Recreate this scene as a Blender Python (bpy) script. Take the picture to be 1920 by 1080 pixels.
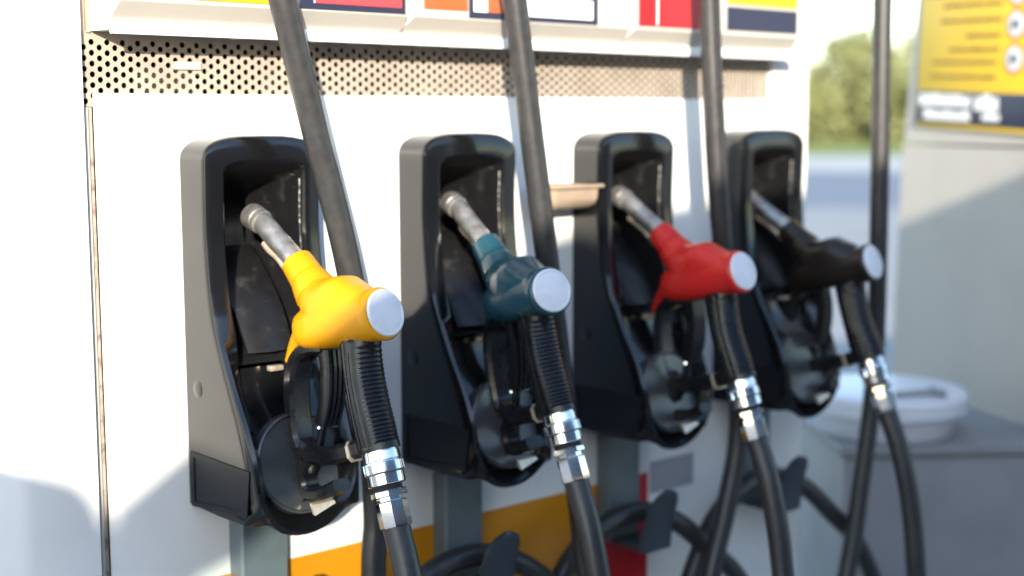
import bpy, bmesh, math, random
from mathutils import Vector, Matrix
random.seed(7)
R = math.radians
scene = bpy.context.scene
for o in list(bpy.data.objects):
    bpy.data.objects.remove(o)

# ------------------------------------------------------------------ camera
YAW, PITCH, ROLL = 0.7163, 0.1216, -0.0026
CAM = Vector((-0.6084, -1.1582, 1.30))
cd = bpy.data.cameras.new('camera')
cam = bpy.data.objects.new('camera', cd)
scene.collection.objects.link(cam)
fw = Vector((math.sin(YAW)*math.cos(PITCH), math.cos(YAW)*math.cos(PITCH), -math.sin(PITCH)))
rt = Vector((math.cos(YAW), -math.sin(YAW), 0))
up = rt.cross(fw)
r2 = rt*math.cos(ROLL)+up*math.sin(ROLL)
u2 = -rt*math.sin(ROLL)+up*math.cos(ROLL)
cam.matrix_world = Matrix(((r2.x, u2.x, -fw.x, CAM.x), (r2.y, u2.y, -fw.y, CAM.y), (r2.z, u2.z, -fw.z, CAM.z), (0, 0, 0, 1)))
cd.sensor_width = 36.0
cd.lens = 2621.3/1920*36
cd.clip_start = 0.02
cd.clip_end = 2000
cd.dof.use_dof = True
cd.dof.focus_distance = 1.17
cd.dof.aperture_fstop = 3.1
scene.camera = cam

# ------------------------------------------------------------------ light
SUN_EL, SUN_AZ = R(14.6), R(38.5)          # azimuth measured from the panel normal towards -X
sd = Vector((-math.sin(SUN_AZ)*math.cos(SUN_EL), -math.cos(SUN_AZ)*math.cos(SUN_EL), math.sin(SUN_EL)))
w = bpy.data.worlds.new('World')
scene.world = w
w.use_nodes = True
nt = w.node_tree
sky = nt.nodes.new('ShaderNodeTexSky')
sky.sky_type = 'NISHITA'
sky.sun_disc = False
sky.sun_elevation = SUN_EL
sky.sun_rotation = math.atan2(sd.x, sd.y)
sky.air_density = 1.0
sky.dust_density = 0.6
sky.ozone_density = 2.0
bg = nt.nodes['Background']
nt.links.new(sky.outputs[0], bg.inputs[0])
bg.inputs[1].default_value = 0.15
sl = bpy.data.lights.new('sun', 'SUN')
sl.energy = 3.0
sl.angle = R(0.53)
sl.color = (1.0, 0.9, 0.76)
so = bpy.data.objects.new('sun', sl)
so.rotation_euler = (-sd).to_track_quat('-Z', 'Y').to_euler()
so.location = sd*20
scene.collection.objects.link(so)
scene.view_settings.view_transform = 'Standard'
scene.view_settings.look = 'None'
scene.view_settings.gamma = 1
scene.view_settings.use_curve_mapping = False
scene.view_settings.exposure = 1.88
scene.cycles.max_bounces = 8
scene.cycles.use_denoising = True

# ------------------------------------------------------------------ materials
def mat(name, col, rough=0.5, metal=0.0, noise=None, bump=None, rvar=None, spec=0.5, coat=0.0, stain=None):
    """noise=(scale, other colour, lo, hi) ; bump=(scale, strength) ; rvar=(scale, lo, hi) ; stain=(stretch xyz, colour, lo, hi)"""
    m = bpy.data.materials.new(name)
    m.use_nodes = True
    t = m.node_tree
    b = t.nodes['Principled BSDF']
    b.inputs['Base Color'].default_value = (*col, 1)
    b.inputs['Roughness'].default_value = rough
    b.inputs['Metallic'].default_value = metal
    b.inputs['Specular IOR Level'].default_value = spec
    if coat:
        b.inputs['Coat Weight'].default_value = coat
        b.inputs['Coat Roughness'].default_value = 0.08
    co = t.nodes.new('ShaderNodeTexCoord')
    def nz(scale, detail=6, stretch=None):
        n = t.nodes.new('ShaderNodeTexNoise')
        n.inputs['Scale'].default_value = scale
        n.inputs['Detail'].default_value = detail
        if stretch:
            mp = t.nodes.new('ShaderNodeMapping')
            mp.inputs['Scale'].default_value = stretch
            t.links.new(co.outputs['Object'], mp.inputs[0])
            t.links.new(mp.outputs[0], n.inputs['Vector'])
        else:
            t.links.new(co.outputs['Object'], n.inputs['Vector'])
        return n
    def rng(sock, lo, hi, a=0.0, c=1.0):
        r = t.nodes.new('ShaderNodeMapRange')
        r.inputs['From Min'].default_value = lo
        r.inputs['From Max'].default_value = hi
        r.inputs['To Min'].default_value = a
        r.inputs['To Max'].default_value = c
        t.links.new(sock, r.inputs['Value'])
        return r.outputs[0]
    cur = None
    for item, st in ((noise, None), (stain, 1)):
        if not item:
            continue
        n = nz(item[0], 8) if st is None else nz(1.0, 8, item[0])
        mx = t.nodes.new('ShaderNodeMix')
        mx.data_type = 'RGBA'
        if cur:
            t.links.new(cur, mx.inputs[6])
        else:
            mx.inputs[6].default_value = (*col, 1)
        mx.inputs[7].default_value = (*item[1], 1)
        t.links.new(rng(n.outputs[0], item[2], item[3]), mx.inputs[0])
        cur = mx.outputs[2]
    if cur:
        t.links.new(cur, b.inputs['Base Color'])
    if rvar:
        n = nz(rvar[0], 8)
        t.links.new(rng(n.outputs[0], 0.3, 0.7, rvar[1], rvar[2]), b.inputs['Roughness'])
    if bump:
        n = nz(bump[0], 6)
        bp = t.nodes.new('ShaderNodeBump')
        bp.inputs['Strength'].default_value = bump[1]
        bp.inputs['Distance'].default_value = 0.002
        t.links.new(n.outputs[0], bp.inputs['Height'])
        t.links.new(bp.outputs[0], b.inputs['Normal'])
    return m

M = {}
M['white'] = mat('white_paint', (.80, .80, .77), .38, noise=(9, (.74, .735, .70), .45, .75), stain=((60, 60, 3), (.66, .63, .56), .66, .84), rvar=(30, .3, .45))
M['white2'] = mat('white_plastic', (.50, .465, .41), .4, noise=(14, (.45, .42, .37), .5, .8))
M['seam'] = mat('dirty_seam', (.36, .31, .26), .7, noise=(90, (.20, .13, .08), .52, .68), stain=((160, 160, 22), (.10, .07, .05), .60, .72))
M['grille'] = mat('grille_metal', (.37, .315, .255), .5, noise=(22, (.30, .25, .20), .45, .7))
M['darkin'] = mat('dark_interior', (.015, .014, .014), .8)
M['beigepart'] = mat('beige_interior_part', (.55, .48, .40), .6)
M['plastic'] = mat('black_plastic', (.0055, .0058, .0066), .14, noise=(170, (.018, .017, .016), .66, .8), rvar=(45, .08, .19), stain=((260, 260, 18), (.05, .05, .05), .74, .86), spec=.6)
M['plastic_in'] = mat('black_pocket_plastic', (.009, .009, .010), .36, noise=(60, (.045, .042, .038), .60, .82), stain=((55, 55, 400), (.13, .125, .115), .68, .86), rvar=(60, .28, .5))
M['plate'] = mat('worn_grey_plastic', (.040, .043, .046), .28, noise=(160, (.055, .055, .055), .45, .8), rvar=(14, .22, .36), spec=.75)
M['matteblack'] = mat('matte_black_plastic', (.008, .009, .012), .45, spec=.25)
M['seal'] = mat('grimy_sealant', (.05, .045, .04), .8, noise=(300, (.22, .17, .12), .5, .7))
M['worn'] = mat('scuffed_edge', (.02, .02, .02), .5, noise=(260, (.30, .29, .27), .50, .62))
M['grip'] = mat('black_grip_rubber', (.007, .007, .008), .28, rvar=(70, .2, .38), noise=(120, (.018, .018, .018), .6, .8))
M['hose'] = mat('black_hose_rubber', (.026, .026, .0262), .36, noise=(130, (.042, .041, .039), .35, .8), rvar=(30, .32, .40))
M['hosetop'] = M['hose']
M['chrome'] = mat('chrome', (.82, .82, .82), .10, 1.0, rvar=(35, .06, .18), noise=(50, (.62, .60, .56), .5, .8))
M['alu'] = mat('worn_aluminium', (.50, .49, .47), .42, .85, noise=(120, (.30, .28, .25), .45, .75), rvar=(80, .3, .55), bump=(200, .06))
M['brass'] = mat('pale_brass', (.72, .60, .46), .35, .6, noise=(90, (.4, .32, .24), .5, .8))
M['yellow'] = mat('yellow_vinyl', (.60, .258, .003), .40, spec=.3, bump=(26, .55), rvar=(40, .28, .46), noise=(30, (.54, .195, .003), .55, .8), stain=((34, 60, 26), (.30, .12, .010), .68, .86))
M['teal'] = mat('teal_vinyl', (.010, .055, .075), .22, bump=(38, .3), rvar=(40, .15, .3))
M['red'] = mat('red_vinyl', (.58, .018, .014), .36, bump=(38, .3), rvar=(40, .26, .44))
M['brown'] = mat('dark_brown_vinyl', (.014, .009, .006), .34, bump=(38, .3))
M['cap'] = mat('pale_grey_cap', (.66, .66, .69), .35, noise=(70, (.55, .55, .58), .5, .8))
M['steel'] = mat('painted_steel', (.13, .165, .18), .42, .2, noise=(40, (.10, .125, .14), .5, .8))
M['hook'] = mat('dark_hook_plastic', (.035, .043, .052), .35, rvar=(50, .26, .42))
M['stripe_y'] = mat('yellow_stripe', (.62, .235, .005), .35)
M['stripe_r'] = mat('red_stripe', (.50, .006, .012), .35)
M['grey_label'] = mat('grey_sticker', (.30, .31, .34), .45)
M['s_yellow'] = mat('sign_yellow', (.62, .33, .010), .4)
M['n_yellow'] = mat('notice_yellow', (.92, .56, .02), .4)
M['s_navy'] = mat('sign_navy', (.022, .024, .05), .4)
M['s_pink'] = mat('sign_coral', (.42, .055, .06), .4)
M['s_orange'] = mat('sign_orange', (.46, .10, .03), .4)
M['s_red'] = mat('sign_red', (.40, .016, .02), .4)
M['s_white'] = mat('sign_white', (.82, .82, .80), .4)
M['s_ink'] = mat('sign_ink', (.22, .12, .02), .5)
M['s_grey'] = mat('sign_grey_print', (.55, .56, .56), .5)
M['tray'] = mat('tan_tray', (.31, .235, .165), .45, noise=(40, (.25, .185, .13), .5, .8))
M['cab2'] = mat('offwhite_cabinet', (.47, .425, .37), .45, noise=(6, (.42, .38, .33), .45, .75))
M['cab2grey'] = mat('grey_box_metal', (.26, .26, .265), .5, noise=(10, (.21, .21, .215), .45, .75))
M['tub'] = mat('white_tub_plastic', (.76, .76, .80), .35)
M['sq'] = mat('grey_rubber', (.30, .31, .33), .5)
M['concrete'] = mat('concrete', (.30, .295, .285), .85, noise=(1.2, (.24, .235, .225), .4, .7), bump=(60, .2))
M['asphalt'] = mat('asphalt', (.17, .185, .22), .8, noise=(3, (.14, .15, .18), .4, .7))
M['paving'] = mat('pale_paving', (.46, .45, .42), .85, noise=(.6, (.40, .39, .36), .4, .7))
M['grass'] = mat('grass', (.20, .24, .04), .9, noise=(.8, (.16, .19, .035), .4, .7))
M['leaf_a'] = mat('leaf_olive', (.19, .205, .085), .6, noise=(2, (.16, .175, .07), .4, .7))
M['leaf_b'] = mat('leaf_light', (.22, .235, .095), .6, noise=(2, (.18, .20, .08), .4, .7))
M['bark'] = mat('bark', (.10, .075, .055), .9)
M['van'] = mat('blue_van_paint', (.03, .045, .09), .25, coat=.4)
M['vandark'] = mat('van_black_trim', (.02, .02, .02), .5)
M['tyre'] = mat('tyre', (.02, .02, .02), .8)
mg = bpy.data.materials.new('van_glass')
mg.use_nodes = True
_t = mg.node_tree
_b = _t.nodes['Principled BSDF']
_tr = _t.nodes.new('ShaderNodeBsdfTransparent')
_tr.inputs[0].default_value = (.85, .9, .88, 1)
_b.inputs['Base Color'].default_value = (.02, .03, .03, 1)
_b.inputs['Roughness'].default_value = .03
_mx = _t.nodes.new('ShaderNodeMixShader')
_mx.inputs[0].default_value = .12
_t.links.new(_tr.outputs[0], _mx.inputs[1])
_t.links.new(_b.outputs[0], _mx.inputs[2])
_t.links.new(_mx.outputs[0], _t.nodes['Material Output'].inputs[0])
M['glass'] = mg

# ------------------------------------------------------------------ helpers
COL = scene.collection
def obj(name, bm, m, parent=None, smooth=38, loc=None):
    bmesh.ops.recalc_face_normals(bm, faces=bm.faces[:])
    me = bpy.data.meshes.new(name)
    bm.to_mesh(me)
    bm.free()
    me.materials.append(M[m])
    if smooth:
        me.shade_smooth()
        me.set_sharp_from_angle(angle=R(smooth))
    o = bpy.data.objects.new(name, me)
    COL.objects.link(o)
    if parent:
        o.parent = parent
    if loc is not None:
        o.location = loc
    return o
def thing(name, label, cat, loc=(0, 0, 0), rot=(0, 0, 0), group=None):
    o = bpy.data.objects.new(name, None)
    o.empty_display_size = .05
    COL.objects.link(o)
    o.location = loc
    o.rotation_euler = rot
    tag(o, label, cat, group)
    return o
def tag(o, label, cat, group=None):
    o['label'] = label
    o['category'] = cat
    if group:
        o['group'] = group
    return o
def structure(o):
    o['kind'] = 'structure'
    return o
def copy_tree(o, parent=None, own=()):
    c = o.copy()
    COL.objects.link(c)
    c.parent = parent
    if o.data is not None and o.data.name.split('.')[0] in own:
        c.data = o.data.copy()
    for ch in list(o.children):
        copy_tree(ch, c, own)
    return c
def NB():
    return bmesh.new()
def box(bm, x0, x1, y0, y1, z0, z1, bev=0.0, seg=2):
    vs = [bm.verts.new(p) for p in ((x0, y0, z0), (x1, y0, z0), (x1, y1, z0), (x0, y1, z0), (x0, y0, z1), (x1, y0, z1), (x1, y1, z1), (x0, y1, z1))]
    fs = [bm.faces.new([vs[i] for i in f]) for f in ((0, 3, 2, 1), (4, 5, 6, 7), (0, 1, 5, 4), (1, 2, 6, 5), (2, 3, 7, 6), (3, 0, 4, 7))]
    if bev:
        es = set()
        for f in fs:
            es.update(f.edges)
        bmesh.ops.bevel(bm, geom=list(es), offset=bev, segments=seg, profile=.5, affect='EDGES')
    return bm
def loft(bm, rings, closed=True, cap0=False, cap1=False):
    vr = [[bm.verts.new(p) for p in r] for r in rings]
    n = len(vr[0])
    for a, b in zip(vr[:-1], vr[1:]):
        for i in range(n if closed else n-1):
            j = (i+1) % n
            try:
                bm.faces.new((a[i], a[j], b[j], b[i]))
            except ValueError:
                pass
    if cap0:
        bm.faces.new(vr[0][::-1])
    if cap1:
        bm.faces.new(vr[-1])
    return vr
def frames(pts):
    pts = [Vector(p) for p in pts]
    ts = []
    for i in range(len(pts)):
        a = pts[max(i-1, 0)]
        b = pts[min(i+1, len(pts)-1)]
        ts.append((b-a).normalized())
    ref = Vector((1, 0, 0)) if abs(ts[0].x) < .9 else Vector((0, 1, 0))
    nrm = (ref-ts[0]*ref.dot(ts[0])).normalized()
    out = []
    for p, t in zip(pts, ts):
        nrm = (nrm-t*nrm.dot(t)).normalized()
        out.append((p, t, nrm, t.cross(nrm)))
    return out
def tube(bm, pts, rad, n=16, caps=True):
    rings = []
    for i, (p, t, a, b) in enumerate(frames(pts)):
        r = rad[i] if isinstance(rad, (list, tuple)) else rad
        rings.append([p+a*math.cos(2*math.pi*k/n)*r+b*math.sin(2*math.pi*k/n)*r for k in range(n)])
    loft(bm, rings, True, caps, caps)
def lathe(bm, p0, d, prof, n=28, caps=True):
    p0 = Vector(p0)
    d = Vector(d).normalized()
    ref = Vector((1, 0, 0)) if abs(d.x) < .9 else Vector((0, 1, 0))
    a = (ref-d*ref.dot(d)).normalized()
    b = d.cross(a)
    loft(bm, [[p0+d*s+(a*math.cos(2*math.pi*k/n)+b*math.sin(2*math.pi*k/n))*r for k in range(n)] for s, r in prof], True, caps, caps)
def cr(pts, per=8):
    pts = [Vector(p) for p in pts]
    P = [pts[0]*2-pts[1]]+pts+[pts[-1]*2-pts[-2]]
    out = []
    for i in range(1, len(P)-2):
        a, b, c, d = P[i-1], P[i], P[i+1], P[i+2]
        for k in range(per):
            t = k/per
            out.append(.5*((2*b)+(c-a)*t+(2*a-5*b+4*c-d)*t*t+(3*b-a-3*c+d)*t**3))
    out.append(pts[-1])
    return out
def strap(bm, path, width, thick, x0=0.0, per=5, taper=None):
    """a flat strap swept along (r,z) points in the plane of a nozzle; r runs outwards (-Y)"""
    P = cr([(0, -r, z) for r, z in path], per)
    rings = []
    for i, (p, t, a, b) in enumerate(frames(P)):
        X = Vector((1, 0, 0))
        nn = t.cross(X).normalized()
        f = 1 if not taper else taper(i/(len(P)-1))
        w2, h2 = width*.5*f, thick*.5*f
        q = []
        for cx, cy in ((1, .55), (.7, 1), (-.7, 1), (-1, .55), (-1, -.55), (-.7, -1), (.7, -1), (1, -.55)):
            q.append(p+X*(x0+cx*w2)+nn*cy*h2)
        rings.append(q)
    loft(bm, rings, True, True, True)
def lerp_table(tab, z):
    tab = sorted(tab)
    if z <= tab[0][0]:
        return tab[0][1]
    for (a, va), (b, vb) in zip(tab[:-1], tab[1:]):
        if z <= b:
            t = (z-a)/(b-a)
            return va+(vb-va)*t
    return tab[-1][1]
def sstep(a, b, x):
    t = max(0, min(1, (x-a)/(b-a)))
    return t*t*(3-2*t)

# ------------------------------------------------------------------ ground, road, grass
def sheet(name, pts, z, m):
    bm = NB()
    bm.faces.new([bm.verts.new((x, y, z)) for x, y in pts])
    return structure(obj(name, bm, m, None, 0))
sheet('ground', [(-600, -600), (600, -600), (600, 600), (-600, 600)], 0, 'concrete')
VD = Vector((.80, .60, 0)).normalized()       # looking past the right end of the dispenser
VS = Vector((VD.y, -VD.x, 0))
def band(name, d0, d1, z, m, wd=150):
    q = [VD*d0-VS*wd, VD*d0+VS*wd, VD*d1+VS*wd, VD*d1-VS*wd]
    return sheet(name, [(p.x, p.y) for p in q], z, m)
band('road', 19.5, 33, .004, 'asphalt')
band('pavement', 33, 46, .008, 'paving')
band('grass_verge', 46, 300, .012, 'grass')
# island under the dispensers
bm = NB()
box(bm, -2.2, 3.2, -.28, .85, .0, .14, .015)
structure(obj('pavement_island', bm, 'concrete', None, 38))

# ------------------------------------------------------------------ dispenser
XC = [.0, .246, .492, .738]
D = thing('fuel_dispenser', 'white fuel dispenser cabinet with perforated grille and four nozzle holders', 'fuel dispenser', (0, 0, .14))
D0 = Vector((0, 0, -.14))
def dobj(name, bm, m, parent=None, smooth=38):
    bmesh.ops.translate(bm, verts=bm.verts[:], vec=D0)
    return obj(name, bm, m, parent or D, smooth)
# front panel with a pocket opening behind each holder
bm = NB()
xs = [-.079]
for x in XC:
    xs += [x+.020, x+.104]
xs += [.923]
zs = [.16, 1.06, 1.262, 1.3215]
for i in range(len(xs)-1):
    for j in range(3):
        if j == 1 and i % 2 == 1:
            continue
        q = [(xs[i], 0, zs[j]), (xs[i+1], 0, zs[j]), (xs[i+1], 0, zs[j+1]), (xs[i], 0, zs[j+1])]
        bm.faces.new([bm.verts.new(p) for p in q])
bmesh.ops.remove_doubles(bm, verts=bm.verts[:], dist=1e-5)
ex = bmesh.ops.extrude_face_region(bm, geom=bm.faces[:])
bmesh.ops.translate(bm, verts=[v for v in ex['geom'] if isinstance(v, bmesh.types.BMVert)], vec=(0, .003, 0))
fp = dobj('front_panel', bm, 'white', None, 0)
# column to the right of the grille and above the panel
bm = NB()
box(bm, .847, .923, 0, .30, 1.322, 2.05, .003)
dobj('end_column', bm, 'white')
bm = NB()
box(bm, .9232, .930, .004, .50, .16, 2.05, .002)
dobj('end_panel', bm, 'white')
bm = NB()
box(bm, -.085, .9228, .09, .50, .16, 2.05)
dobj('cabinet_core', bm, 'darkin', None, 0)
bm = NB()
box(bm, -.10, .935, .003, .51, 2.052, 2.10, .006)
dobj('cabinet_top', bm, 'white')
# left cladding with a soft fold
bm = NB()
ring = lambda z: [(-.0893, .012, z), (-.0893, -.001, z), (-.0905, -.0035, z), (-.093, -.004, z), (-.150, -.004, z), (-.156, -.0033, z), (-.162, -.0015, z), (-.30, .055, z), (-.42, .14, z), (-.42, .40, z), (-.11, .40, z)]
loft(bm, [ring(.16), ring(2.05)], True, True, True)
dobj('left_cladding', bm, 'white')
# seam strip
bm = NB()
box(bm, -.0886, -.0792, .0055, .012, .16, 1.3095)
dobj('seam_strip', bm, 'seam', None, 0)
bm = NB()
box(bm, -.0868, -.0835, .003, .0054, .16, 1.3095, .0008)
dobj('seam_bead', bm, 'white2')
bm = NB()
box(bm, -.0886, -.0835, .004, .012, 1.3735, 2.05)
box(bm, -.0828, -.0795, .002, .012, 1.3735, 2.05)
dobj('seam_strip', bm, 'grille', None, 0)
# perforated grille : every hole is cut
bm = NB()
PX, PZ, HR = .00722, .00925, .00268
x0g, z0g = -.0886, 1.3100
ncol = int((.8468-x0g)/PX)
NH = 12
for c in range(ncol):
    off = 0 if c % 2 == 0 else PZ/2
    cx = x0g+PX*(c+.5)
    for r_ in range(-1, 7):
        cz = z0g+PZ*(r_+.5)+off
        lo, hi = cz-PZ/2, cz+PZ/2
        if lo < z0g-1e-4 or hi > 1.3745:
            lo2, hi2 = max(lo, z0g), min(hi, 1.3745)
            if hi2-lo2 > 5e-4:
                bm.faces.new([bm.verts.new(p) for p in ((cx-PX/2, 0, lo2), (cx+PX/2, 0, lo2), (cx+PX/2, 0, hi2), (cx-PX/2, 0, hi2))])
            continue
        inner, outer, back = [], [], []
        for k in range(NH):
            a = 2*math.pi*(k+.5)/NH
            ca, sa = math.cos(a), math.sin(a)
            s = min((PX/2)/max(abs(ca), 1e-6), (PZ/2)/max(abs(sa), 1e-6))
            inner.append(bm.verts.new((cx+HR*ca, 0, cz+HR*sa)))
            back.append(bm.verts.new((cx+HR*ca, .0014, cz+HR*sa)))
            outer.append((cx+s*ca, 0, cz+s*sa, ca, sa))
        corners = {(sx, sz): bm.verts.new((cx+sx*PX/2, 0, cz+sz*PZ/2)) for sx in (-1, 1) for sz in (-1, 1)}
        ov = [bm.verts.new(o[:3]) for o in outer]
        for k in range(NH):
            j = (k+1) % NH
            bm.faces.new((inner[k], inner[j], back[j], back[k]))
            a, b = outer[k], outer[j]
            ka = abs(abs(a[0]-cx)-PX/2) < 1e-7
            kb = abs(abs(b[0]-cx)-PX/2) < 1e-7
            if ka == kb:
                bm.faces.new((inner[k], ov[k], ov[j], inner[j]))
            else:
                cv = corners[(1 if (a[0]+b[0])/2 > cx else -1, 1 if (a[2]+b[2])/2 > cz else -1)]
                bm.faces.new((inner[k], ov[k], cv, ov[j], inner[j]))
bmesh.ops.translate(bm, verts=bm.verts[:], vec=(0, .0042, 0))
gr = dobj('perforated_grille', bm, 'grille', None, 0)
# things glimpsed through the holes
for (a, b, z0, z1, y) in ((-.03, .028, 1.318, 1.346, .016), (.012, .034, 1.338, 1.352, .012), (.105, .116, 1.316, 1.345, .02), (.126, .142, 1.314, 1.338, .015), (.172, .215, 1.314, 1.330, .018), (.24, .262, 1.314, 1.328, .014), (.30, .33, 1.318, 1.335, .02)):
    bm = NB()
    box(bm, a, b, y, y+.012, z0, z1, .002)
    dobj('valve_block', bm, 'beigepart', gr)
bm = NB()
box(bm, -.0005, .026, .0015, .0040, 1.3435, 1.3505, .0005)
dobj('paper_label', bm, 'white2', gr)
# lip below the price display
bm = NB()
lipring = lambda x: [(x, .0, 1.3745), (x, -.036, 1.3745), (x, -.036, 1.3715), (x, -.0372, 1.3708), (x, -.039, 1.3708), (x, -.0395, 1.3715), (x, -.0392, 1.3805), (x, -.0375, 1.3818), (x, 0, 1.3818)]
loft(bm, [lipring(-.0795), lipring(.853)], True, True, True)
dobj('display_lip', bm, 'white')
for k in range(19):                                   # ribs under the lip
    bm = NB()
    x = .055+k*.043
    box(bm, x, x+.004, -.0355, -.001, 1.3715, 1.3743)
    dobj('lip_rib', bm, 'white2', None, 0)
bm = NB()
box(bm, -.079, .8465, -.004, .004, 1.3747, 2.05)
dobj('display_backing', bm, 'white2', None, 0)
def module(xa, xb, prints):
    bm = NB()
    z0, z1 = 1.3822, 1.66
    mo = .0030 if xa < 0 else .008
    def rg(x0, x1, za, zb, y):
        return [(x0, y, za), (x1, y, za), (x1, y, zb), (x0, y, zb)]
    loft(bm, [rg(xa-mo, xb+.005, z0, z1+.012, -.0045), rg(xa-mo, xb+.005, z0, z1+.012, -.036), rg(xa, xb, z0+.0145, z1, -.0512), rg(xa+.001, xb-.001, z0+.0155, z1-.001, -.0520)], True, False, True)
    o = dobj('display_frame', bm, 'white2', None, 20)
    for k, (m, a, b, za, zb, lay) in enumerate(prints):
        q = NB()
        y = -.0520-.0009*lay
        box(q, a, b, y-.0009, y-.0001, za, zb, .0003, 1)
        if m == 's_navyround':
            m = 's_navy'
        dobj({'s_white': 'white_print', 's_grey': 'print_line'}.get(m, 'colour_panel'), q, m, o, 0)
    return o
module(-.0765, .2215, [('s_yellow', -.020, .086, 1.4010, 1.56, 0), ('s_navy', .098, .2185, 1.3990, 1.56, 0), ('s_pink', .113, .2135, 1.4045, 1.555, 1), ('s_white', .1125, .1138, 1.4045, 1.555, 2)])
module(.2290, .5300, [('s_orange', .241, .2965, 1.4055, 1.56, 0), ('s_navy', .2975, .4795, 1.3990, 1.56, 0), ('s_white', .3035, .3215, 1.4055, 1.50, 1), ('s_orange', .3225, .3430, 1.4055, 1.50, 1), ('s_white', .3640, .4710, 1.4040, 1.4245, 1), ('s_white', .3640, .4710, 1.4300, 1.50, 1), ('s_grey', .37, .46, 1.4085, 1.4095, 2), ('s_grey', .37, .45, 1.4130, 1.4140, 2), ('s_grey', .372, .462, 1.4175, 1.4185, 2)])
module(.5385, .8330, [('s_red', .543, .648, 1.4010, 1.56, 0), ('s_white', .572, .5745, 1.4030, 1.56, 1), ('s_navy', .694, .8285, 1.4020, 1.4300, 0), ('s_yellow', .694, .8285, 1.4330, 1.56, 0)])
# stripes and stickers on the lower panel
bm = NB()
box(bm, -.0785, .5310, -.0008, -.0001, .62, .8660)
dobj('yellow_stripe', bm, 'stripe_y', None, 0)
bm = NB()
box(bm, .5312, .6200, -.0008, -.0001, .62, .8660)
dobj('red_stripe', bm, 'stripe_r', None, 0)
bm = NB()
box(bm, .624, .703, -.0012, -.0003, .838, .878)
dobj('grey_sticker', bm, 'grey_label', None, 0)

# ------------------------------------------------------------------ nozzle holder
DEP = [(1.30, .0465), (1.264, .0465), (1.20, .0445), (1.154, .0485), (1.121, .0545), (1.11, .0585), (1.063, .082), (1.036, .099), (1.012, .111), (.992, .1195), (.96, .122), (.925, .1165), (.90, .11)]
def dep(z):
    return sum(lerp_table(DEP, z+k*.006) for k in (-2, -1, 0, 1, 2))/5
NS, NT, NBt = 22, 17, 21
def outline(x0, x1t, x1b, zs, arch, zb, rb):
    """closed outline : left side up, top, right side down, round bottom; returns (x,z,part,param)"""
    pts = []
    for i in range(NS):
        t = i/(NS-1)
        pts.append((x0, zb+(zs-zb)*t, 'L', t))
    cx, h = (x0+x1t)/2, (x1t-x0)/2
    for i in range(1, NT-1):
        a = math.pi*i/(NT-1)
        u = math.copysign(abs(math.cos(a))**.62, math.cos(a))
        zz = zs+arch*math.sin(a)**.9
        pts.append((cx-h*u, zz, 'T', i/(NT-1)))
    for i in range(NS):
        t = 1-i/(NS-1)
        z = zb+(zs-zb)*t
        f = sstep(1.12, zb, z)
        pts.append((x1t+(x1b-x1t)*f, z, 'R', t))
    cx, h = (x0+x1b)/2, (x1b-x0)/2
    for i in range(1, NBt-1):
        a = math.pi*i/(NBt-1)
        pts.append((cx+h*math.cos(a), zb-rb*math.sin(a), 'B', i/(NBt-1)))
    return pts
HZ = .92
H = thing('nozzle_holder', '', 'nozzle holder', (XC[0], 0, HZ))
def hobj(name, bm, m, parent=None, smooth=38):
    bmesh.ops.translate(bm, verts=bm.verts[:], vec=(0, 0, -HZ))
    return obj(name, bm, m, parent or H, smooth)
oF = outline(0, .122, .110, 1.262, .0225, .985, .0585)
oE = outline(.0016, .1204, .1085, 1.262, .0212, .985, .0570)
oE2 = outline(.0052, .1168, .1050, 1.2615, .0178, .985, .0535)
oI = outline(.0205, .1025, .0950, 1.2500, .0095, .988, .0440)
def rect_bottom(p, z_low, zb=.985, w_=.122):
    # bottom samples spread along a square-cornered path right -> left
    L1 = zb-z_low
    tot = 2*L1+w_
    s = p*tot
    if s < L1:
        return (w_, zb-s)
    if s < L1+w_:
        return (w_-(s-L1), z_low)
    return (0, z_low+(s-L1-w_))
def back_ring(y_frac, y_bot, z_low):
    out = []
    for (x, z, part, p) in oF:
        if part == 'B':
            xx, zz = rect_bottom(p, z_low)
            out.append((xx, -min(y_bot, dep(.985)*y_frac) if y_frac > 0 else -.0005, zz))
        else:
            xx = .122 if part == 'R' else x
            out.append((xx, -dep(z)*y_frac if y_frac > 0 else -.0005, z))
    return out
def recess(z):
    return .022*sstep(1.115, 1.045, z)
bm = NB()
rings = [back_ring(0, 0, .940), back_ring(.45, .06, .938), back_ring(.84, .100, .9405)]
rings.append([(x, -(dep(z)-.0055), z) for x, z, a, b in oF])
rings.append([(x, -(dep(z)-.0018), z) for x, z, a, b in oE])
rings.append([(x, -dep(z), z) for x, z, a, b in oE2])
mid = []
for (x, z, a, b), (xi, zi, _, _) in zip(oE2, oI):
    xm, zm = x+(xi-x)*.85, z+(zi-z)*.85
    mid.append((xm, -(dep(zm)-recess(zm)*.78-.0003), zm))
rings.append(mid)
rings.append([(x, -(dep(z)-recess(z)-.0025), z) for x, z, a, b in oI])
vr = loft(bm, rings)
# lower floor between left and right inner edges, and the round bottom
inn = vr[-1]
idxL = list(range(NS))
idxR = [NS+NT-2+i for i in range(NS)]
ZF = 1.082
rowsL = [(oI[i][1], inn[i]) for i in idxL]
rowsR = {round(oI[i][1], 5): inn[i] for i in idxR}
low = [(z, v) for z, v in rowsL if z <= ZF]
for (za, va), (zb_, vb) in zip(low[:-1], low[1:]):
    bm.faces.new((va, rowsR[round(za, 5)], rowsR[round(zb_, 5)], vb))
bidx = [2*NS+NT-2+i for i in range(NBt-2)]
bm.faces.new([rowsR[round(low[0][0], 5)]]+[inn[i] for i in bidx]+[low[0][1]])
hobj('shell', bm, 'plastic', None, 32)
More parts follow.
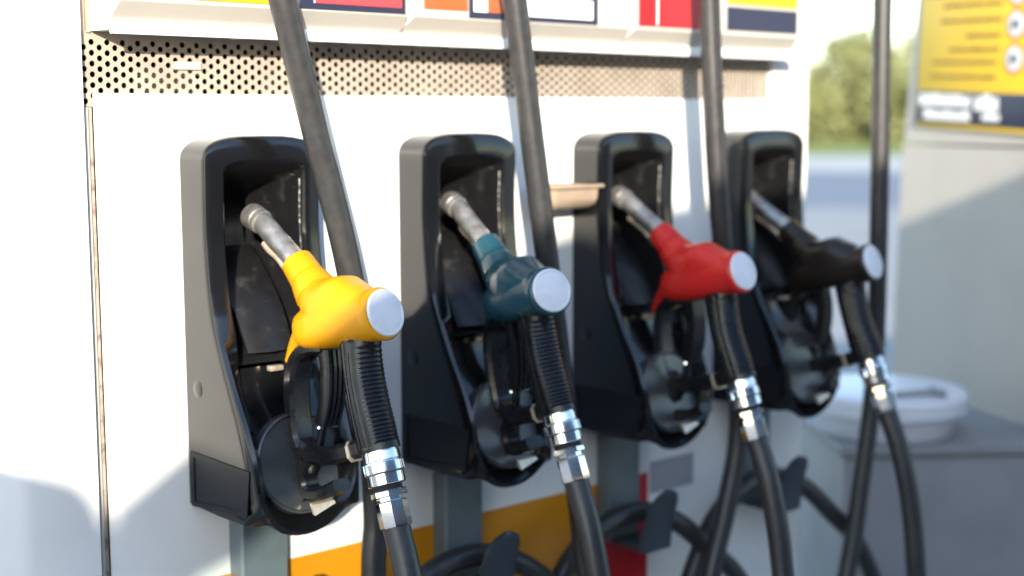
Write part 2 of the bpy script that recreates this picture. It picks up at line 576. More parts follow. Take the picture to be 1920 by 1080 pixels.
# pocket for the spout
YB = [(1.06, -.055), (1.082, -.040), (1.10, -.012), (1.13, .03), (1.165, .058), (1.20, .068), (1.216, .064), (1.228, .05), (1.238, .022), (1.25, -.030)]
bm = NB()
ztop = low[-1][0]
up_rows = [z for z, v in rowsL if z >= ztop-1e-6]
zz = []
for a, b in zip(up_rows[:-1], up_rows[1:]):
    zz += [a+(b-a)*k/3 for k in range(3)]
zz.append(up_rows[-1])
def yb(z):
    return sum(lerp_table(YB, z+k*.003) for k in (-2, -1, 0, 1, 2))/5
rr = []
for z in zz:
    yf = -(dep(z)-recess(z)-.0028)
    y1 = yb(z)
    xr_ = .1025
    c = .010
    rr.append([(.0207, yf, z), (.0207, y1-c, z), (.0207+c*.3, y1-c*.3, z), (.0207+c, y1, z), (xr_-c-.0002, y1, z), (xr_-.0002-c*.3, y1-c*.3, z), (xr_-.0002, y1-c, z), (xr_-.0002, yf, z)])
loft(bm, rr, False)
tops = [(x, z) for x, z, a, b in oI if a == 'T']
y1 = yb(zz[-1])
fr = [(.0207, -(dep(1.25)-.0028), 1.2499)]+[(x, -(dep(z)-.0028), z) for x, z in tops]+[(.1023, -(dep(1.25)-.0028), 1.2499)]
bk = [(p[0], y1, 1.2499) for p in fr]
loft(bm, [fr, bk], False)
hobj('pocket', bm, 'plastic_in', None, 40)
# flap inside the pocket
bm = NB()
fl = []
for k in range(9):
    t = k/8
    z = 1.178-.092*t
    y = .030-.078*t-.012*math.sin(math.pi*t)
    fl.append([(.034+.004*t, y, z), (.060, y-.006, z), (.090-.004*t, y, z), (.090-.004*t, y+.004, z), (.034+.004*t, y+.004, z)])
loft(bm, fl, True, True, True)
hobj('pocket_flap', bm, 'plastic_in', None, 40)
bm = NB()
loft(bm, [[(.1021, -(dep(z)-recess(z)-.0050), z), (.1012, -(dep(z)-recess(z)-.0062), z), (.1021, -(dep(z)-recess(z)-.0078), z)] for z in [1.10+.012*k for k in range(13)]], True, True, True)
hobj('worn_edge', bm, 'worn', None, 0)
bm = NB()
box(bm, .046, .060, -.0735, -.066, 1.0715, 1.0765, .001)
hobj('flap_clip', bm, 'brass')
# round wear plate at the bottom
ct = Vector((.0595, -.1015, .991))
tl = R(15)
dn = Vector((0, -math.cos(tl), math.sin(tl)))
bm = NB()
lathe(bm, ct-dn*.016, dn, [(0, .046), (.0135, .0465), (.0155, .0458), (.0165, .0440), (.0150, .0425), (.0142, .030), (.0140, .004)], 48)
pl = hobj('wear_plate', bm, 'plate', None, 30)
bm = NB()
q = [(.056, -.1180, .9570), (.079, -.1190, .9575), (.080, -.1200, .9550), (.056, -.1225, .9480)]
loft(bm, [q, [(x, y-.004, z-.001) for x, y, z in q]], True, True, True)
hobj('latch_tongue', bm, 'brass', None, 0)
# name plate frame on the left flank
bm = NB()
fo = [(-.006, .9415), (-.1060, .9515), (-.1120, .9935), (-.006, .9935)]
fi = [(-.012, .9470), (-.1030, .9565), (-.1085, .9890), (-.012, .9890)]
loft(bm, [[(-.0002, y, z) for y, z in fo], [(-.0011, y, z) for y, z in fo], [(-.0014, y*.995-.0003, z*.9995+.0005) for y, z in fo], [(-.0014, y, z) for y, z in fi], [(-.0004, y, z) for y, z in fi]], True, False, True)
hobj('plate_frame', bm, 'matteblack', None, 0)
bm = NB()
lathe(bm, (.0005, -.022, 1.054), (-1, 0, 0), [(0, .0080), (.0008, .0078), (.0014, .0066), (.0017, .003)], 28)
hobj('screw_cap', bm, 'plastic')
HL = ['black plastic nozzle holder with the yellow nozzle, leftmost of the four', 'black plastic nozzle holder with the teal nozzle', 'black plastic nozzle holder with the red nozzle and tan tray at its side', 'black plastic nozzle holder with the dark brown nozzle at the cabinet corner']
holders = [H]
for i in range(1, 4):
    c = copy_tree(H)
    c.location = (XC[i], 0, HZ)
    holders.append(c)
for h, l in zip(holders, HL):
    tag(h, l, 'nozzle holder', 'nozzle holders on the dispenser')

# ------------------------------------------------------------------ nozzle
NZ = 1.15
N = thing('fuel_nozzle', '', 'fuel nozzle', (0, 0, NZ))
def nobj(name, bm, m, parent=None, smooth=38):
    bmesh.ops.translate(bm, verts=bm.verts[:], vec=(0, 0, -NZ))
    return obj(name, bm, m, parent or N, smooth)
def P(r, z, x=0.0):
    return Vector((x, -r, z))
# spout
sp = cr([P(-.003, 1.2105), P(.008, 1.2065), P(.020, 1.199), P(.036, 1.1880), P(.066, 1.1685), P(.080, 1.157)], 5)
bm = NB()
tube(bm, sp, .0101, 24)
spo = nobj('spout', bm, 'alu', None, 50)
bm = NB()
d0 = (sp[0]-sp[5]).normalized()
lathe(bm, sp[7], d0, [(0, .0103), (.0006, .0115), (.0042, .0119), (.0046, .0116), (.0052, .0116), (.0056, .0120), (.016, .0124), (.0185, .0114), (.0185, .0088), (.012, .0082)], 28)
nobj('spout_tip', bm, 'alu', spo, 40)
bm = NB()
strap(bm, [(.016, 1.1850), (.024, 1.1790), (.034, 1.1740), (.046, 1.1650), (.056, 1.156)], .0060, .0050, 0, 4)
nobj('spout_clip', bm, 'brass', spo, 40)
# collar and body
bm = NB()
c0, c1 = P(.0615, 1.1715), P(.0925, 1.1435)
lathe(bm, c0, c1-c0, [(-.0005, .0104), (0, .0134), (.0012, .0147), (.006, .0151), (.016, .0158), (.0218, .0163), (.0226, .0150), (.0240, .0150), (.0248, .0172), (.031, .0188), (.040, .0205)], 32)
nobj('collar', bm, 'yellow', None, 40)
def sect(bm_, secs, n=40):
    """stacked elliptical sections (r, z, half height, half width, tilt in degrees, squareness)"""
    rg_ = []
    for (r_, zc, hz, hx, ti, ex) in secs:
        q_ = []
        for k in range(n):
            a = 2*math.pi*k/n
            cx = math.copysign(abs(math.cos(a))**ex, math.cos(a))*hx
            cz = math.copysign(abs(math.sin(a))**ex, math.sin(a))*hz
            q_.append(Vector((cx, -r_+cz*math.sin(R(ti)), zc+cz*math.cos(R(ti)))))
        rg_.append(q_)
    loft(bm_, rg_, True, True, True)
bm = NB()
# barrel : rises from the front bulge to the cap
sect(bm, [(.0755, 1.1095, .0110, .0120, 12, .85), (.0763, 1.1098, .0145, .0150, 12, .85), (.0790, 1.1105, .0168, .0180, 12, .82), (.0870, 1.1125, .0192, .0210, 12, .8), (.1000, 1.1160, .0215, .0232, 12, .78), (.1200, 1.1205, .0222, .0245, 13, .78), (.1420, 1.1260, .0228, .0243, 15, .85), (.1600, 1.1305, .0232, .0234, 17, .95), (.1690, 1.1322, .0228, .0228, 17, 1), (.1712, 1.1328, .0236, .0236, 17, 1), (.1762, 1.1340, .0236, .0236, 17, 1), (.1785, 1.1345, .0222, .0222, 17, 1)])
# shoulder : carries on from the collar and sinks into the barrel
sect(bm, [(.0840, 1.1515, .0165, .0168, -42, 1), (.0885, 1.1478, .0178, .0182, -41, .95), (.0960, 1.1420, .0205, .0212, -34, .85), (.1060, 1.1370, .0245, .0236, -22, .72), (.1180, 1.1350, .0278, .0245, -8, .66), (.1310, 1.1345, .0288, .0240, 4, .66), (.1450, 1.1338, .0258, .0228, 10, .75), (.1600, 1.1335, .0222, .0212, 14, .9), (.1680, 1.1338, .0195, .0195, 16, 1)])
# skirt meeting the grip
sect(bm, [(.1480, 1.1180, .0100, .0200, 0, .8), (.1500, 1.1120, .0090, .0195, 0, .8)])
bmesh.ops.recalc_face_normals(bm, faces=bm.faces[:])
def fuse(bm_, voxel, it):
    """weld overlapping closed pieces into one soft skin"""
    me_ = bpy.data.meshes.new('fuse')
    bm_.to_mesh(me_)
    bm_.free()
    ob_ = bpy.data.objects.new('fuse', me_)
    COL.objects.link(ob_)
    m1 = ob_.modifiers.new('r', 'REMESH')
    m1.mode = 'VOXEL'
    m1.voxel_size = voxel
    m2 = ob_.modifiers.new('s', 'SMOOTH')
    m2.factor = .5
    m2.iterations = it
    dg = bpy.context.evaluated_depsgraph_get()
    ev = ob_.evaluated_get(dg)
    out = bmesh.new()
    out.from_mesh(ev.to_mesh())
    ev.to_mesh_clear()
    bpy.data.objects.remove(ob_)
    return out
bm = fuse(bm, .0013, 8)
bod = nobj('body_cover', bm, 'yellow', None, 0)
bod.data.shade_smooth()
bm = NB()
strap(bm, [(.096, 1.114), (.079, 1.1075), (.066, 1.0960), (.0535, 1.0790)], .036, .024, 0, 5, lambda t: 1-.82*t)
nobj('cover_tongue', bm, 'yellow', bod, 50)
bm = NB()
nc = Vector((0, -math.cos(R(17)), math.sin(R(17))))
lathe(bm, P(.1770, 1.1342), nc, [(0, .0208), (.0030, .0208), (.0040, .0196), (.0041, .0180), (.0038, .0176), (.0040, .0170), (.0041, .002)], 40)
nobj('end_cap', bm, 'cap', None, 30)
# ribbed grip
gp = cr([P(.1475, 1.114), P(.153, 1.085), P(.160, 1.060), P(.169, 1.035), P(.1765, 1.0150)], 26)
bm = NB()
fr_ = frames(gp)
rg = []
n_ = len(fr_)
for i, (p, t, a, b) in enumerate(fr_):
    s = i/(n_-1)
    X = Vector((1, 0, 0))
    out = X.cross(t).normalized()
    if out.y > 0:
        out = -out
    hx = .0168+.0012*math.sin(math.pi*s)
    hr = .0200-.0022*math.sin(math.pi*min(1, s*1.3))
    rib = .0010*(.5+.5*math.cos(2*math.pi*i/4.0)) if .10 < s < .93 else 0
    q = []
    for k in range(48):
        an = 2*math.pi*k/48
        ca, sa = math.cos(an), math.sin(an)       # ca: lateral, sa: outwards
        m_ = sstep(.45, .62, sa)
        g = .0009 if (-.50 < sa < .42 and k % 2 == 0 and .05 < s < .96) else 0
        f = 1.0
        q.append(p+X*ca*(hx-rib*m_*.6-g)+out*sa*(hr-rib*m_))
    rg.append(q)
loft(bm, rg, True, True, True)
nobj('grip', bm, 'grip', None, 34)
# trigger guard, lower bar, hook
bm = NB()
strap(bm, [(.110, 1.0985), (.090, 1.0955), (.0735, 1.0860), (.0670, 1.0680), (.0675, 1.0420), (.0725, 1.0150), (.0790, 1.0030)], .0250, .0130, 0, 6)
nobj('trigger_guard', bm, 'grip', None, 34)
bm = NB()
strap(bm, [(.0735, 1.0070), (.088, 1.0000), (.108, 1.0005), (.132, 1.0065), (.163, 1.0170)], .0215, .0165, 0, 6)
strap(bm, [(.098, 1.0020), (.090, .9920), (.0835, .9800), (.0850, .9680), (.0950, .9635), (.1120, .9680), (.1300, .9775)], .0200, .0120, 0, 6)
strap(bm, [(.0765, 1.0040), (.0775, .9850), (.0800, .9680), (.0900, .9590)], .0190, .0105, 0, 5)
nobj('guard_hook', bm, 'grip', None, 34)
bm = NB()
strap(bm, [(.1465, 1.0105), (.1500, 1.0118)], .0235, .0185, 0, 3)
nobj('guard_clamp', bm, 'brass')
# trigger
bm = NB()
for k in range(4):
    x = -.0084+k*.0056
    strap(bm, [(.112, 1.0960), (.1150, 1.0750), (.1140, 1.0500), (.1080, 1.0290)], .0044, .0125, x, 5)
strap(bm, [(.111, 1.0950), (.1130, 1.0720), (.1125, 1.0500), (.1070, 1.0300)], .0200, .0085, 0, 5)
tr = nobj('trigger', bm, 'grip', None, 34)
bm = NB()
tube(bm, cr([P(.1085, 1.0265, -.010), P(.1045, 1.0250, -.004), P(.1065, 1.0255, .004), P(.1110, 1.0265, .011)], 5), .0012, 8)
nobj('trigger_wire', bm, 'chrome', tr)
bm = NB()
tube(bm, [P(.104, 1.030), P(.098, 1.004)], .004, 12)
nobj('trigger_stop', bm, 'grip', tr)
# swivel couplings
E0, E1 = P(.1760, 1.0165), P(.2000, .9520)
ed = (E1-E0).normalized()
EL = (E1-E0).length
def ring_part(name, s0, prof, m, n=36, parent=None, sm=40):
    b_ = NB()
    lathe(b_, E0+ed*s0, ed, prof, n)
    return nobj(name, b_, m, parent, sm)
sw = ring_part('swivel', 0, [(0, .0150), (.0003, .0160), (.0016, .0163), (.0018, .0158), (.0025, .0158), (.0028, .0165), (.0098, .0168), (.0105, .0160), (.0115, .0158)], 'chrome', 40, None, 30)
b_ = NB()
ref = Vector((1, 0, 0))
aa = ref
bb = ed.cross(aa)
nk = 64
def knurl(r0, k):
    g = (k % 32)/32
    return r0-.0011 if (.02 < g < .30 and (k % 3 == 0)) else r0
rgs = []
for s, r_ in ((.0108, .0158), (.0114, .0172), (.0122, .0177), (.0200, .0177), (.0207, .0170), (.0212, .0158)):
    rgs.append([E0+ed*s+(aa*math.cos(2*math.pi*k/nk)+bb*math.sin(2*math.pi*k/nk))*(knurl(r_, k) if r_ > .0165 else r_) for k in range(nk)])
loft(b_, rgs, True, True, True)
nobj('knurled_ring', b_, 'chrome', sw, 30)
ring_part('collar_ring', .0214, [(0, .0158), (.0004, .0166), (.0090, .0164), (.0098, .0155), (.0104, .0130)], 'chrome', 40, sw, 30)
ring_part('gap_seal', .0306, [(0, .0125), (.0065, .0125)], 'darkin', 24, sw)
ring_part('hex_flange', .0355, [(0, .0120), (.0004, .0150), (.0012, .0158), (.0052, .0158), (.0060, .0150), (.0062, .0118), (.0095, .0118)], 'chrome', 8, sw, 20)
ring_part('hose_ferrule', .0445, [(0, .0110), (.0006, .0130), (.0016, .0139), (.0215, .0141), (.0232, .0135), (.0236, .0122)], 'chrome', 8, sw, 20)

NOZ = [('yellow', 8, 3.2, (.000, -.020, 0), 'bright yellow covered fuel nozzle hanging in the nearest holder'),
       ('teal', -9, -4.5, (-.002, -.020, .003), 'dark teal covered fuel nozzle, second from the left'),
       ('red', 3, -.5, (.0, -.0140, .000), 'glossy red covered fuel nozzle beside the tan tray'),
       ('brown', 9, -2.0, (.0, .002, -.010), 'dark brown covered fuel nozzle at the far end of the row')]
nozzles = []
for i, (m, yaw, roll, off, lab) in enumerate(NOZ):
    n = N if i == 0 else copy_tree(N, None, ('collar', 'body_cover', 'cover_tongue'))
    nozzles.append(n)
for n, (m, yaw, roll, off, lab), x in zip(nozzles, NOZ, XC):
    n.location = (x+.061+off[0], off[1], NZ+off[2])
    n.rotation_euler = (0, R(roll), R(yaw))     # XYZ order: roll first, then yaw
    tag(n, lab, 'fuel nozzle', 'fuel nozzles in their holders')
    if m != 'yellow':
        for ch in n.children_recursive:
            if ch.name.split('.')[0] in ('collar', 'body_cover', 'cover_tongue'):
                ch.data.materials[0] = M[m]

# ------------------------------------------------------------------ posts, hooks
K = thing('hose_hook', '', 'hose hook', (XC[0], 0, .80))
def kobj(name, bm, m, parent=None, smooth=38):
    bmesh.ops.translate(bm, verts=bm.verts[:], vec=(0, 0, -.80))
    return obj(name, bm, m, parent or K, smooth)
bm = NB()
ch = [(.040, -.001), (.040, -.0205), (.0425, -.023), (.0895, -.023), (.092, -.0205), (.092, -.001)]
loft(bm, [[(x, y, .800) for x, y in ch], [(x, y, .9395) for x, y in ch]], True, True, True)
kobj('post', bm, 'steel', None, 25)
def paddle(bm, w0, w1, z0, z1, yoff, lean, th):
    pr = []
    for k in range(13):
        t = k/12
        z = z0+(z1-z0)*t
        ww = (w0+(w1-w0)*t)*(1 if t < .7 else math.sqrt(max(0.02, 1-((t-.7)/.3)**2)))
        y = yoff-lean*t*t
        xc_ = .062+.010*t
        row = []
        for s_ in (-1, -.5, 0, .5, 1):
            row.append((xc_+s_*ww/2, y+.004*s_*s_-th/2, z))
        for s_ in (1, .5, 0, -.5, -1):
            row.append((xc_+s_*ww/2, y+.004*s_*s_+th/2, z))
        pr.append(row)
    loft(bm, pr, True, True, True)
bm = NB()
paddle(bm, .052, .040, .800, .872, -.078, .014, .005)
box(bm, .042, .086, -.079, -.023, .798, .806, .002)
kobj('paddle', bm, 'hook', None, 40)
KL = ['grey steel post below the yellow nozzle holder', 'dark rounded hose hook on a post under the teal nozzle holder', 'dark rounded hose hook on a post under the red nozzle holder', 'dark rounded hose hook under the farthest nozzle holder']
for i in range(4):
    k = K if i == 0 else copy_tree(K)
    k.location = (XC[i], 0, .80)
    tag(k, KL[i], 'hose hook', 'hose hooks below the holders')

# ------------------------------------------------------------------ hoses
bpy.context.view_layer.update()
UP = [  # supply side, from the top down
    [(-.07, .02, 2.0), (-.075, -.07, 1.93), (-.043, -.100, 1.75), (.0105, -.100, 1.55), (.0505, -.100, 1.401), (.0835, -.095, 1.291), (.119, -.090, 1.173), (.140, -.088, 1.06), (.148, -.090, .930), (.143, -.092, .874), (.135, -.10, .72), (.10, -.11, .52)],
    [(.22, .02, 2.0), (.232, -.07, 1.93), (.261, -.100, 1.75), (.2947, -.100, 1.55), (.3173, -.100, 1.415), (.3348, -.100, 1.310), (.3529, -.100, 1.202), (.381, -.095, 1.06), (.407, -.090, .93), (.420, -.090, .86), (.425, -.10, .72), (.39, -.11, .52)],
    [(.565, .02, 2.0), (.57, -.07, 1.93), (.585, -.105, 1.75), (.598, -.105, 1.55), (.6075, -.100, 1.43), (.6175, -.100, 1.311), (.6314, -.100, 1.189), (.660, -.095, 1.05), (.684, -.090, .929), (.663, -.090, .833), (.634, -.092, .753), (.57, -.10, .54)],
    [(.955, .02, 2.0), (.94, -.07, 1.93), (.935, -.105, 1.75), (.938, -.102, 1.58), (.9414, -.100, 1.447), (.9458, -.100, 1.243), (.953, -.097, 1.034), (.958, -.090, .924), (.939, -.090, .818), (.914, -.092, .713), (.84, -.10, .53)]]
DN = [  # below the nozzle ferrule (abs x, y, z)
    [(.0815, -.232, .905), (.088, -.235, .80), (.12, -.225, .62)],
    [(.302, -.232, .870), (.317, -.235, .78), (.35, -.22, .60)],
    [(.5575, -.232, .865), (.563, -.235, .78), (.59, -.22, .60)],
    [(.818, -.232, .840), (.850, -.232, .741), (.90, -.22, .58)]]
HOL = ['black rubber hose of the yellow nozzle, hanging past the grille', 'black rubber hose of the teal nozzle, crossing the grille centre', 'black rubber hose of the red nozzle, crossing the coral sign', 'black rubber hose of the dark brown nozzle, hanging beside the cabinet edge']
for i in range(4):
    mw = nozzles[i].matrix_world
    e0 = mw @ (E0+ed*.060-Vector((0, 0, NZ)))
    e1 = mw @ (E1+ed*.004-Vector((0, 0, NZ)))
    de = (e1-e0).normalized()
    x = XC[i]
    pts = list(UP[i])
    pts += [(x-.02, -.10, .42), (x-.13, -.075, .47), (x-.125, -.058, .66), (x-.075, -.052, .775), (x-.015, -.050, .828), (x+.055, -.050, .8405), (x+.117, -.056, .819), (x+.173, -.062, .773), (x+.228, -.066, .722), (x+.275, -.08, .62), (x+.27, -.12, .47), (x+.19, -.18, .41)]
    pts += [DN[i][-1], tuple(e1+de*.20+Vector((0, .030, -.03))), tuple(e1+de*.12+Vector((0, .010, -.006))), tuple(e1+de*.05), tuple(e1), tuple(e0)]
    bm = NB()
    tube(bm, cr(pts, 10), .0121, 20)
    o = obj('fuel_hose', bm, 'hose', None, 60)
    # origin at the lowest loop
    base = Vector((x, -.1, .40))
    o.data.transform(Matrix.Translation(-base))
    o.location = base
    tag(o, HOL[i], 'hose', 'fuel hoses of the dispenser')

# ------------------------------------------------------------------ small tray beside the third holder
T = thing('cup_tray', 'small tan tray fixed between the teal and red nozzle holders', 'tray', (.448, 0, 1.199))
def tray_ring(inset, z):
    x0, x1, y1 = -.036+inset, .0435-inset, -.050+inset
    c = .014-inset*.5
    pts = [(x1, -.0005-inset), (x1, y1+.004), (x1-.004, y1)]
    for k in range(7):
        a = math.pi/2*k/6
        pts.append((x0+c-c*math.sin(a), y1+c-c*math.cos(a)))
    pts.append((x0+.030, -.0005-inset))
    return [(x, y, z) for x, y in pts]
bm = NB()
loft(bm, [tray_ring(.016, 0), tray_ring(.009, .0012), tray_ring(.0045, .0060), tray_ring(.0028, .0120), tray_ring(.0020, .0235)], True, True, False)
loft(bm, [tray_ring(.0025, .0262), tray_ring(.0035, .012)], True, False, True)
obj('bowl', bm, 'tray', T, 40)
bm = NB()
loft(bm, [tray_ring(.0004, .0236), tray_ring(-.0026, .0236), tray_ring(-.0030, .0252), tray_ring(-.0022, .0270), tray_ring(.0025, .0272)], True)
obj('rim', bm, 'tray', T, 20)

# ------------------------------------------------------------------ neighbouring cabinet with notice
A2 = R(24)
PL = Vector((1.648, .3374, 0))
uu = Vector((-math.sin(A2), -math.cos(A2), 0))
nn2 = Vector((-math.cos(A2), math.sin(A2), 0))
# local axes: x = along the face towards the viewer (uu), y = into the cabinet (-nn2), z up
rz = math.atan2(uu.y, uu.x)
C2 = thing('equipment_cabinet', 'off-white cabinet with a yellow notice, behind the white tub', 'cabinet', (PL.x, PL.y, .14), (0, 0, rz))
sgn = 1 if Vector((-uu.y, uu.x, 0)).dot(-nn2) > 0 else -1
def c2box(name, m, a, b, y0, y1, z0, z1, bev=.002, parent=None, tilt=0.0, piv=None):
    bm = NB()
    ya, yb_ = sorted((y0*sgn, y1*sgn))
    box(bm, a, b, ya, yb_, z0-.14, z1-.14, bev)
    if tilt:
        bmesh.ops.rotate(bm, verts=bm.verts[:], cent=piv, matrix=Matrix.Rotation(tilt, 3, 'Y'))
    return obj(name, bm, m, parent or C2, 30)
bm = NB()
def c2ring(z, x0, y0):
    return [(x0+.012, y0*sgn, z-.14), (x0, (y0+.012)*sgn, z-.14), (x0, .40*sgn, z-.14), (.80, .40*sgn, z-.14), (.80, y0*sgn, z-.14)]
loft(bm, [c2ring(.145, -.02, 0), c2ring(.86, -.012, 0), c2ring(1.2475, .0, 0)], True, True, True)
obj('lower_body', bm, 'cab2', C2, 20)
bm = NB()
loft(bm, [c2ring(1.2515, .002, .001), c2ring(1.52, .034, .001), c2ring(1.95, .08, .001)], True, True, True)
obj('upper_body', bm, 'cab2', C2, 20)
TL = 2.2*math.pi/180*(1)
piv = (.062, 0, 1.285-.14)
sg = c2box('notice', 'n_yellow', .059, .50, -.006, -.0012, 1.283, 1.80, .001, None, TL, piv)
c2box('notice_band', 's_navy', .064, .50, -.0072, -.0063, 1.290, 1.346, .0002, sg, TL, piv)
random.seed(3)
def glyphs(a, b, z0, z1, m, wmin, wmax, parent, y0=-.0084, y1=-.0074):
    x = a
    bm = NB()
    while x < b:
        wd = random.uniform(wmin, wmax)
        h = random.uniform(.75, 1.0)
        ya, yb_ = sorted((y0*sgn, y1*sgn))
        box(bm, x, min(b, x+wd), ya, yb_, z0-.14, z0-.14+(z1-z0)*h)
        x += wd+random.uniform(.002, .004)
    bmesh.ops.rotate(bm, verts=bm.verts[:], cent=piv, matrix=Matrix.Rotation(TL, 3, 'Y'))
    return obj('print_line', bm, m, parent, 0)
glyphs(.072, .222, 1.321, 1.342, 's_white', .010, .020, sg)
glyphs(.088, .222, 1.297, 1.315, 's_white', .010, .020, sg)
glyphs(.236, .300, 1.316, 1.344, 's_white', .012, .020, sg)
glyphs(.258, .303, 1.300, 1.314, 's_white', .008, .014, sg)
for (a, b, z) in ((.10, .285, 1.372), (.105, .286, 1.397), (.155, .290, 1.418), (.20, .292, 1.441), (.127, .294, 1.467), (.13, .295, 1.493), (.13, .295, 1.518), (.16, .295, 1.545)):
    glyphs(a, b, z-.0035, z+.0035, 's_ink', .006, .012, sg, -.0072, -.0063)
for z in (1.402, 1.457, 1.510, 1.565):
    bm = NB()
    lathe(bm, (.333, -.0062*sgn, z-.14), (0, -sgn, 0), [(0, .0235), (.0012, .0235)], 28)
    bmesh.ops.rotate(bm, verts=bm.verts[:], cent=piv, matrix=Matrix.Rotation(TL, 3, 'Y'))
    ri = obj('ban_ring', bm, 's_red', sg, 20)
    bm = NB()
    lathe(bm, (.333, -.0072*sgn, z-.14), (0, -sgn, 0), [(0, .0195), (.0008, .0195)], 28)
    bmesh.ops.rotate(bm, verts=bm.verts[:], cent=piv, matrix=Matrix.Rotation(TL, 3, 'Y'))
    obj('ban_disc', bm, 's_white', sg, 20)
    bm = NB()
    box(bm, .327, .339, min(-.0092*sgn, -.0082*sgn), max(-.0092*sgn, -.0082*sgn), z-.007-.14, z+.007-.14, .002)
    bmesh.ops.rotate(bm, verts=bm.verts[:], cent=piv, matrix=Matrix.Rotation(TL, 3, 'Y'))
    obj('ban_symbol', bm, 's_navy', sg, 20)

# ------------------------------------------------------------------ grey box, white tub, squeegee
G = thing('storage_box', 'grey metal box standing beyond the dispenser end, under the white tub', 'box', (1.137, .086, .14), (0, 0, R(-38)))
bm = NB()
box(bm, .008, .62, .008, .40, 0, .640, .006)
obj('box_body', bm, 'cab2grey', G, 30)
bm = NB()
box(bm, 0, .628, 0, .408, .642, .660, .005)
obj('box_lid', bm, 'cab2grey', G, 30)
W = thing('round_tub', 'round white plastic tub with a wide lid standing on the grey box', 'tub', (1.285, .108, .8005))
bm = NB()
lathe(bm, (0, 0, 0), (0, 0, 1), [(0, .100), (.004, .105), (.034, .112), (.036, .114)], 48, True)
obj('bowl', bm, 'tub', W, 40)
bm = NB()
lathe(bm, (0, 0, .0365), (0, 0, 1), [(0, .114), (.0, .122), (.004, .1265), (.026, .1275), (.032, .123), (.0335, .116), (.0345, .06), (.035, .003)], 48, True)
obj('lid', bm, 'tub', W, 35)
bm = NB()
tube(bm, cr([(-.035, 0, 0), (.01, 0, .001), (.035, 0, 0)], 5), .005, 10)
box(bm, .032, .042, -.02, .02, -.004, .007, .002)
S = obj('squeegee', bm, 'sq', None, 40)
S.location = (1.243, .026, .8775)
S.rotation_euler = (0, 0, R(-26))
tag(S, 'grey squeegee lying on the lid of the white tub', 'squeegee')

# ------------------------------------------------------------------ hedge and trees far behind
def tree(px_s, dist, height, width, m, trunk, label, seed):
    rnd = random.Random(seed)
    base = VD*dist+VS*px_s
    t = thing('hedge_tree', label, 'tree', (base.x, base.y, .012), group='trees beyond the road')
    bm = NB()
    tube(bm, [(0, 0, 0), (.05, 0, height*.3), (0, .1, height*.62)], [.16, .12, .05], 8)
    for k in range(5):
        a = rnd.uniform(0, 6.28)
        tube(bm, [(0, 0, height*.25), (math.cos(a)*width*.18, math.sin(a)*width*.18, height*.5), (math.cos(a)*width*.33, math.sin(a)*width*.33, height*.68)], [.07, .05, .02], 6)
    obj('trunk', bm, 'bark', t, 60)
    vs, fs = [], []
    blobs = []
    for k in range(44):
        a = rnd.uniform(0, 6.28)
        q = math.sqrt(rnd.random())
        z = rnd.uniform(trunk, .95)
        f = math.sin(math.pi*min(1, max(.12, (z-trunk)/(1.02-trunk))*.9+.12))
        blobs.append((math.cos(a)*q*width*.5*f, math.sin(a)*q*width*.5*f, z*height, rnd.uniform(.5, 1.0)*width*.24))
    for (bx_, by_, bz_, br) in blobs:
        for k in range(85):
            v = Vector((rnd.gauss(0, 1), rnd.gauss(0, 1), rnd.gauss(0, .8)))
            v = v.normalized()*br*rnd.uniform(.55, 1.05)
            c = Vector((bx_, by_, max(.05, bz_+v.z)))+Vector((v.x, v.y, 0))
            s = rnd.uniform(.13, .27)
            a = Vector((rnd.gauss(0, 1), rnd.gauss(0, 1), rnd.gauss(0, 1))).normalized()*s
            b = a.cross(Vector((rnd.gauss(0, 1), rnd.gauss(0, 1), rnd.gauss(0, 1)))).normalized()*s*.7
            n0 = len(vs)
            vs += [c-a, c+b, c+a, c-b]
            fs.append((n0, n0+1, n0+2, n0+3))
    me = bpy.data.meshes.new('crown')
    me.from_pydata([tuple(v) for v in vs], [], fs)
    me.materials.append(M[m])
    o = bpy.data.objects.new('crown', me)
    COL.objects.link(o)
    o.parent = t
TREES = ((-8.0, 74, 4.6, 8, 'leaf_a', .03, 'dull olive bushy tree hidden mostly behind the dispenser end'),
         (-2.2, 71, 4.4, 7, 'leaf_b', .03, 'light green bushy tree beside the white cabinet edge'),
         (2.6, 72, 5.0, 6.5, 'leaf_a', .03, 'olive green bushy tree just left of the rightmost hose'),
         (6.5, 70, 5.6, 6.5, 'leaf_b', .03, 'pale green bushy tree behind the rightmost hose'),
         (12.0, 73, 5.2, 8, 'leaf_a', .03, 'dark olive bushy tree screened by the off-white cabinet'))
for k, (s_, dist, h_, w_, m_, tr_, lb_) in enumerate(TREES):
    tree(s_, dist, h_, w_, m_, tr_, lb_, 20+k)

# ------------------------------------------------------------------ tall van parked behind the viewer, it throws the big shade
VY = -2.2
V = thing('parked_van', 'dark blue van parked behind the viewer, shading the lower right of the dispenser', 'van', (0, VY, 0))
def vprism(name, prof, y0, y1, m, parent=None, sm=0):
    bm = NB()
    loft(bm, [[(x, y0, z) for x, z in prof], [(x, y1, z) for x, z in prof]], True, True, True)
    return obj(name, bm, m, parent or V, sm)
roofline = [(-1.83, 1.68), (-1.76, 1.722), (-1.52, 1.822), (-1.28, 1.897), (-1.06, 1.924), (-.6, 1.938), (0, 1.945), (1.5, 1.945), (1.9, 1.93)]
arch = list(roofline)
under = [(1.9, 1.84), (1.5, 1.86), (0, 1.86), (-.6, 1.855), (-1.06, 1.845), (-1.28, 1.815), (-1.49, 1.745), (-1.66, 1.672), (-1.74, 1.625)]
for y0, y1 in ((-.05, 0), (-1.85, -1.80)):
    vprism('roof_rail', arch+under+[(-1.80, 1.61)], y0, y1, 'van')
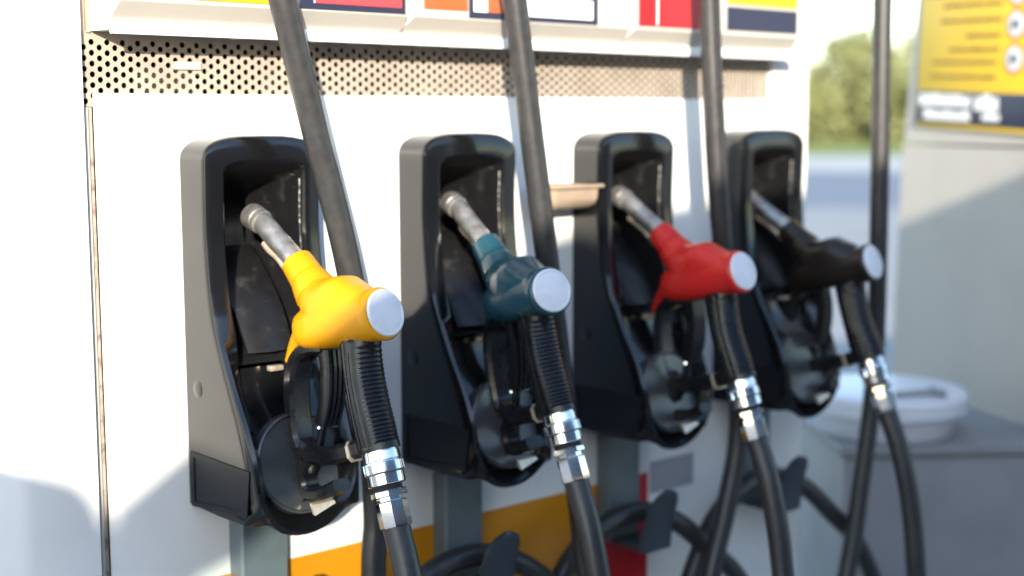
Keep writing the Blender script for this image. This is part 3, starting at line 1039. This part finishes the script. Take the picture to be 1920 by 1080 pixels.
vprism('side_panel', [(-1.55, 1.0), (-1.55, 1.715), (-1.49, 1.743), (-1.28, 1.813), (-1.06, 1.843), (0, 1.858), (1.9, 1.838), (2.0, 1.0)], -.045, -.004, 'van')
vprism('side_panel', [(-1.10, 1.0), (-1.10, 1.84), (0, 1.858), (1.9, 1.838), (2.0, 1.0)], -1.846, -1.804, 'van')
bm = NB()
rf = [(-1.06, 1.900), (-.6, 1.930), (0, 1.938), (1.5, 1.938), (1.9, 1.925)]
loft(bm, [[(x, -.052, z) for x, z in rf]+[(x, -.052, z-.03) for x, z in rf[::-1]], [(x, -1.798, z) for x, z in rf]+[(x, -1.798, z-.03) for x, z in rf[::-1]]], True, True, True)
obj('roof', bm, 'van', V, 0)
vprism('lower_body', [(-2.95, .35), (-2.98, .95), (-2.7, 1.18), (-2.05, 1.40), (-1.86, 1.46), (-1.56, 1.50), (-1.56, .99), (2.02, .99), (2.05, .35)], -1.84, -.006, 'van')
vprism('windscreen', [(-1.865, 1.62), (-1.20, 1.90), (-1.19, 1.894), (-1.855, 1.614)], -1.79, -.06, 'glass')
vprism('rear_door', [(1.92, 1.0), (1.92, 1.83), (2.0, 1.78), (2.06, 1.0)], -1.80, -.05, 'van')
vprism('quarter_panel', [(-1.885, 1.44), (-1.856, 1.655), (-1.822, 1.682), (-1.80, 1.692), (-1.728, 1.668), (-1.792, 1.59), (-1.82, 1.44)], -.040, -.008, 'vandark')
bm = NB()                                             # wing mirror
mr = []
for k in range(13):
    a = math.pi*k/12
    mr.append((-1.846-.047*math.cos(a), 1.622+.086*math.sin(a)))
mr += [(-1.785, 1.56), (-1.785, 1.44), (-1.905, 1.44), (-1.905, 1.56)]
loft(bm, [[(x, .035, z) for x, z in mr], [(x, .115, z) for x, z in mr]], True, True, True)
mi = obj('wing_mirror', bm, 'vandark', V, 30)
bm = NB()
tube(bm, [(-1.83, .075, 1.50), (-1.82, .0, 1.48), (-1.80, -.02, 1.46)], .025, 10)
obj('mirror_arm', bm, 'vandark', mi, 40)
for x in (-2.2, 1.3):
    for y in (-1.72, -.12):
        bm = NB()
        lathe(bm, (x, y-.11, .34), (0, 1, 0), [(0, .20), (.0, .32), (.03, .34), (.19, .34), (.22, .32), (.22, .20)], 36)
        wl = obj('wheel', bm, 'tyre', V, 40)
        bm = NB()
        lathe(bm, (x, y-.10, .34), (0, 1, 0), [(0, .19), (.2, .19)], 24)
        obj('rim', bm, 'steel', wl, 40)
